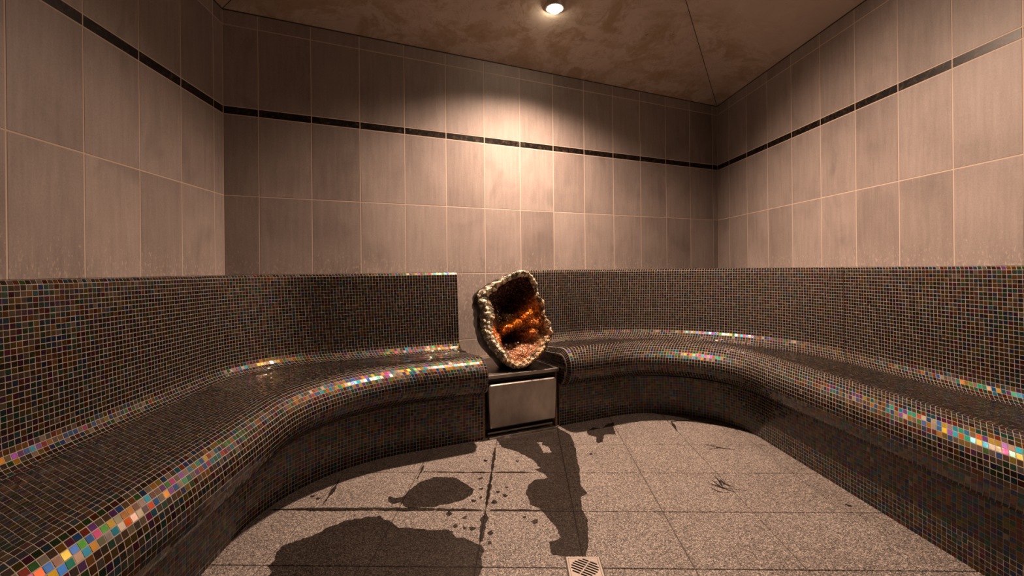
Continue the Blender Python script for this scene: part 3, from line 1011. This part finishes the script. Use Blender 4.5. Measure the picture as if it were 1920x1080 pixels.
mesh_obj('grate', V, F, M_DRAIN, drain)
def ringbox(a0, a1, z0, z1):
    V = []
    for z in (z0, z1):
        for a in (a0, a1):
            V += [(-a, -a, z), (a, -a, z), (a, a, z), (-a, a, z)]
    F = []
    for k in range(4):
        j = (k + 1) % 4
        F += [(8 + k, 8 + j, 12 + j, 12 + k), (4 + k, 4 + j, 12 + j, 12 + k), (k, j, 8 + j, 8 + k)]
    return V, F
V, F = ringbox(hw - 0.0050, hw, 0.0002, 0.0036)
mesh_obj('frame', V, F, M_DRAIN, drain)
bm_obj('pit_shade_sheet', box_bm(-hw + 0.003, hw - 0.003, -hw + 0.003, hw - 0.003, 0.0002, 0.0008), mat_plain('drain_shade_black', (0.006, 0.005, 0.004), 0.9), drain)  # flat black sheet above the tile, painted darkness below the slots
V, F = ringbox(hw, hw + 0.004, 0.0002, 0.0010)
mesh_obj('seal', V, F, M_FGROUT, drain)

# ------------------------------------------------------------------ water on the floor: thin films
def rough_loop(pts, amp=0.006, step=0.008, seed=0.0):
    out = []
    n = len(pts)
    for i in range(n):
        a, b = A2(pts[i], dtype=float), A2(pts[(i + 1) % n], dtype=float)
        ln = np.linalg.norm(b - a); m = max(1, int(ln / step))
        nr = A2([b[1] - a[1], a[0] - b[0]]) / max(ln, 1e-6)
        for k in range(m):
            p = a + (b - a) * k / m
            t = noise.noise(Vector((p[0] * 28 + seed, p[1] * 28, 1.3))) + 0.6 * noise.noise(Vector((p[0] * 80 + seed, p[1] * 80, 4.1)))
            out.append(tuple(p + nr * amp * t))
    return out
def film(name, label, loops, group=None, z=0.0010, amp=0.006, step=0.008):
    c = np.mean(np.array(loops[0]), 0)
    ls = [[Vector((p[0] - c[0], p[1] - c[1], 0)) for p in rough_loop(l_, amp, step, i * 7.0)] for i, l_ in enumerate(loops)]
    pts = [p for l_ in ls for p in l_]
    tri = tessellate_polygon(ls)
    F = []
    for t in tri:
        a, b, cc = (pts[i] for i in t)
        F.append(tuple(t) if (b - a).cross(cc - a).z > 0 else tuple(t)[::-1])
    n = len(pts)
    V = [(p.x, p.y, z) for p in pts] + [(p.x, p.y, 0.0001) for p in pts]
    s = 0
    for l_ in ls:
        m = len(l_)
        for k in range(m):
            F.append((s + k, s + (k + 1) % m, n + s + (k + 1) % m, n + s + k))
        s += m
    o = mesh_obj(name, V, F, M_WATER)
    o.location = (float(c[0]), float(c[1]), 0)
    return tag(o, label, 'puddle' if name == 'puddle' else 'water drop', group)
def strip(pts, wd, seed=0):
    pts = [A2(p, dtype=float) for p in pts]
    l_, r_ = [], []
    for i, p in enumerate(pts):
        t = pts[min(i + 1, len(pts) - 1)] - pts[max(i - 1, 0)]
        t /= np.linalg.norm(t); nr = A2([-t[1], t[0]])
        k = wd * (0.25 if i in (0, len(pts) - 1) else 1.0) * (0.75 + 0.5 * ((i * 37 + seed) % 5) / 4)
        l_.append(tuple(p + nr * k / 2)); r_.append(tuple(p - nr * k / 2))
    return r_ + l_[::-1]
STREAK = [(0.237,2.50),(0.291,2.379),(0.292,2.191),(0.275,1.96),(0.26,1.831),(0.277,1.765),(0.25,1.738),(0.24,1.654),(0.248,1.583),(0.229,1.449),(0.209,1.378),(0.154,1.378),(0.107,1.384),(0.107,1.451),(0.149,1.475),(0.132,1.541),(0.108,1.609),(0.089,1.657),(0.055,1.683),(0.045,1.763),(0.058,1.843),(0.084,1.881),(0.139,1.896),(0.117,1.946),(0.086,1.982),(0.113,1.99),(0.086,2.074),(0.016,2.177),(-0.06,2.234),(-0.088,2.335)]
HOLE = [(0.114,2.291),(0.144,2.29),(0.138,2.258),(0.166,2.234),(0.177,2.162),(0.135,2.153),(0.127,2.229)]
PATCH = [(-0.475,1.746),(-0.469,1.76),(-0.447,1.739),(-0.417,1.752),(-0.407,1.801),(-0.385,1.861),(-0.355,1.891),(-0.33,1.915),(-0.293,1.909),(-0.25,1.913),(-0.209,1.872),(-0.177,1.833),(-0.157,1.81),(-0.161,1.767),(-0.187,1.727),(-0.242,1.695),(-0.29,1.677),(-0.341,1.672),(-0.378,1.666),(-0.42,1.712),(-0.443,1.699),(-0.467,1.719)]
BIG = [(-0.71,1.346),(-0.716,1.389),(-0.717,1.448),(-0.677,1.485),(-0.635,1.52),(-0.607,1.561),(-0.574,1.593),(-0.506,1.609),(-0.462,1.615),(-0.401,1.557),(-0.342,1.533),(-0.218,1.525),(-0.182,1.484),(-0.157,1.469),(-0.120,1.452),(-0.098,1.44),(-0.095,1.40),(-0.097,1.336),(-0.10,1.12),(-0.25,0.98),(-0.45,1.02),(-0.63,1.15)]
NE = [(0.38,2.429),(0.422,2.50),(0.464,2.481),(0.52,2.555),(0.557,2.575),(0.53,2.479),(0.524,2.385),(0.465,2.387),(0.437,2.289),(0.406,2.267),(0.417,2.35),(0.383,2.389)]
film('puddle', 'long dark wet streak running from the steel cabinet to the floor drain', [STREAK, HOLE])
film('puddle', 'dark oval wet patch on the floor left of the long streak', [PATCH])
film('puddle', 'broad dark wet area in the lower left of the floor by the bench', [BIG], amp=0.012)
film('puddle', 'small jagged wet patch right of the cabinet at the foot of the bench', [NE])
film('puddle', 'damp dark line along the floor joint between oval patch and broad wet area', [strip([(-0.87,1.667),(-0.75,1.668),(-0.619,1.665),(-0.5,1.664),(-0.389,1.66),(-0.28,1.657),(-0.179,1.653),(-0.12,1.650)], 0.019)], amp=0.008)
film('puddle', 'thin damp line along the floor joint between oval patch and long streak', [strip([(-0.085,1.649),(-0.03,1.647),(0.03,1.645),(0.095,1.643)], 0.011)], amp=0.005)
film('puddle', 'damp line in the joint above the oval wet patch', [strip([(-0.40,1.972),(-0.188,1.957),(-0.108,1.955),(0.0,1.953),(0.09,1.950)], 0.011, 3)], amp=0.006)
film('puddle', 'damp line in the joint running towards the viewer left of the long streak', [strip([(-0.090,2.225),(-0.092,2.1),(-0.0935,1.97),(-0.098,1.8),(-0.101,1.665)], 0.014, 1)], amp=0.006)
film('puddle', 'short damp joint line joining the top right of the broad wet area', [strip([(-0.101,1.642),(-0.103,1.59),(-0.105,1.53),(-0.106,1.462)], 0.020, 2)], amp=0.007)
film('puddle', 'damp line in the leftmost floor joint near the left bench', [strip([(-0.712,1.90),(-0.703,1.80),(-0.698,1.690)], 0.012, 2)], amp=0.005)
film('puddle', 'damp line in the joint above the oval patch, running back to the bench', [strip([(-0.394,2.06),(-0.393,1.99),(-0.396,1.90)], 0.010, 2)], amp=0.004)
film('puddle', 'thin bent wet trace at the far end of the floor by the right bench', [strip([(0.848,2.42),(0.862,2.50),(0.872,2.575),(0.91,2.588),(0.985,2.60),(1.04,2.60)], 0.014, 1)], amp=0.004)
for lab, legs in (('star shaped splash mark in the middle of the right floor', [[(0.800,1.783),(0.815,1.84),(0.817,1.898)], [(0.756,1.811),(0.772,1.767),(0.812,1.755)], [(0.828,1.898),(0.824,1.83),(0.856,1.793)], [(0.768,1.842),(0.795,1.801),(0.885,1.772)], [(0.79,1.86),(0.80,1.80),(0.83,1.765)]]),
                  ('faint small splash mark behind the star shaped one', [[(0.897,2.21),(0.951,2.235),(0.983,2.20)], [(0.916,2.183),(0.971,2.195),(1.005,2.181)], [(0.93,2.24),(0.96,2.20),(1.03,2.17)]])):
    rt = empty('puddle', (legs[0][1][0], legs[0][1][1], 0))
    tag(rt, lab, 'puddle')
    for k, lg in enumerate(legs):
        o = film('puddle', None, [strip(lg, 0.008, k)], amp=0.003, step=0.006, z=0.0008 + 0.0001 * k)
        del o['category']
        o.name = 'splash_streak'
        o.location = Vector(o.location) - Vector(rt.location)
        o.parent = rt
DROPS = [(-0.03,1.818),(-0.063,1.782),(-0.036,1.754),(-0.074,1.705),(-0.125,1.739),(-0.128,1.809),(-0.150,1.715),(-0.14,1.531),(-0.166,1.535),(-0.197,1.548),(-0.078,1.506),(0.069,1.57),(0.034,1.599),(0.015,2.066),(-0.128,2.076),(-0.229,1.627),(-0.078,1.45),(-0.171,1.6),(-0.136,1.899)]
DR2 = [(0.354, 2.137, 'single small water drop right of the long streak'), (-0.763, 1.762, 'small water drop near the left bench, outer of two'),
       (-0.735, 1.745, 'small water drop near the left bench, inner of two'), (1.186, 1.654, 'lone water drop on the right of the floor near the bench')]
def blob(x, y, r, seed):
    return [(x + r * (1 + 0.25 * math.sin(3 * t + seed)) * math.cos(t), y + r * 1.25 * (1 + 0.25 * math.cos(2 * t + seed)) * math.sin(t)) for t in [2 * math.pi * k / 22 for k in range(22)]]
DROP_LABELS = [
    'water drop between the damp joint and the long streak, furthest back of four', 'water drop right of the damp joint, second of four from the back',
    'water drop right of the damp joint, third of four and nearest the long streak', 'large water drop right beside the damp joint, nearest the viewer of four',
    'water drop touching the left side of the damp joint beside the oval patch', 'water drop off the back right tip of the oval wet patch',
    'water drop close under the right end of the oval wet patch', 'water drop left of the joint just above the broad wet area, nearest the joint',
    'large water drop just above the broad wet area, middle of three in a row', 'small water drop just above the broad wet area, left of three in a row',
    'water drop right of the joint at the height of three drops in a row', 'water drop nearest the long streak, in front of the crossing joint',
    'small water drop left of the one nearest the long streak, in front of the joint', 'water drop far back between the damp joint and the long streak',
    'water drop far back left of the damp joint, behind the oval patch', 'water drop in front of the oval patch, furthest left on its tile',
    'water drop right of the joint beside the corner of the broad wet area', 'water drop between the joint crossing and the broad wet area',
    'water drop behind the right end of the oval wet patch']
for i, ((x, y), lab) in enumerate(zip(DROPS, DROP_LABELS)):
    film('water_drop', lab, [blob(x, y, 0.006 + 0.0045 * ((i * 5) % 4) / 3, i)], 'water drops around the wet patches', amp=0.0006, step=0.004)
for i, (x, y, lab) in enumerate(DR2):
    film('water_drop', lab, [blob(x, y, 0.008, i + 30)], 'water drops around the wet patches', amp=0.0006, step=0.004)

# ------------------------------------------------------------------ ceiling spotlights
def lathe(name, prof, mat, parent, seg=28, smooth=True):
    V, F = [], []
    for r, z in prof:
        for k in range(seg):
            t = 2 * math.pi * k / seg
            V.append((r * math.cos(t), r * math.sin(t), z))
    for i in range(len(prof) - 1):
        for k in range(seg):
            j = (k + 1) % seg
            F.append((i * seg + k, i * seg + j, (i + 1) * seg + j, (i + 1) * seg + k))
    return mesh_obj(name, V, F, mat, parent, smooth)
for (x, y, z, watts, lab) in LAMPS:
    rt = empty('ceiling_spotlight', (x, y, z))
    tag(rt, lab, 'lamp')
    lathe('trim_ring', [(0.040, 0.02), (0.040, -0.002), (0.044, -0.005), (0.052, -0.004), (0.055, 0.0), (0.055, 0.03)], M_TRIMW, rt)
    lathe('lamp_lens', [(0.0005, -0.026), (0.014, -0.024), (0.027, -0.018), (0.036, -0.008), (0.040, 0.004)], M_LENS, rt)
    ld = bpy.data.lights.new('spot_beam', 'SPOT')
    ld.energy = watts
    ld.color = LAMP_COLOR
    ld.spot_size = math.radians(156 if y > 2.2 else 124)
    ld.spot_blend = 0.95
    ld.shadow_soft_size = 0.035
    lo_ = bpy.data.objects.new('spot_beam', ld)
    lo_.location = (0, 0, -0.05)
    # the fitting sits square to the sloped ceiling, so its beam leans a little into the room
    wn, lean = (NB, 0.30) if y > 2.2 else (NR, 0.17)
    lo_.rotation_euler = Vector((-wn[0] * lean, -wn[1] * lean, 1.0)).to_track_quat('Z', 'Y').to_euler()
    link(lo_, rt)
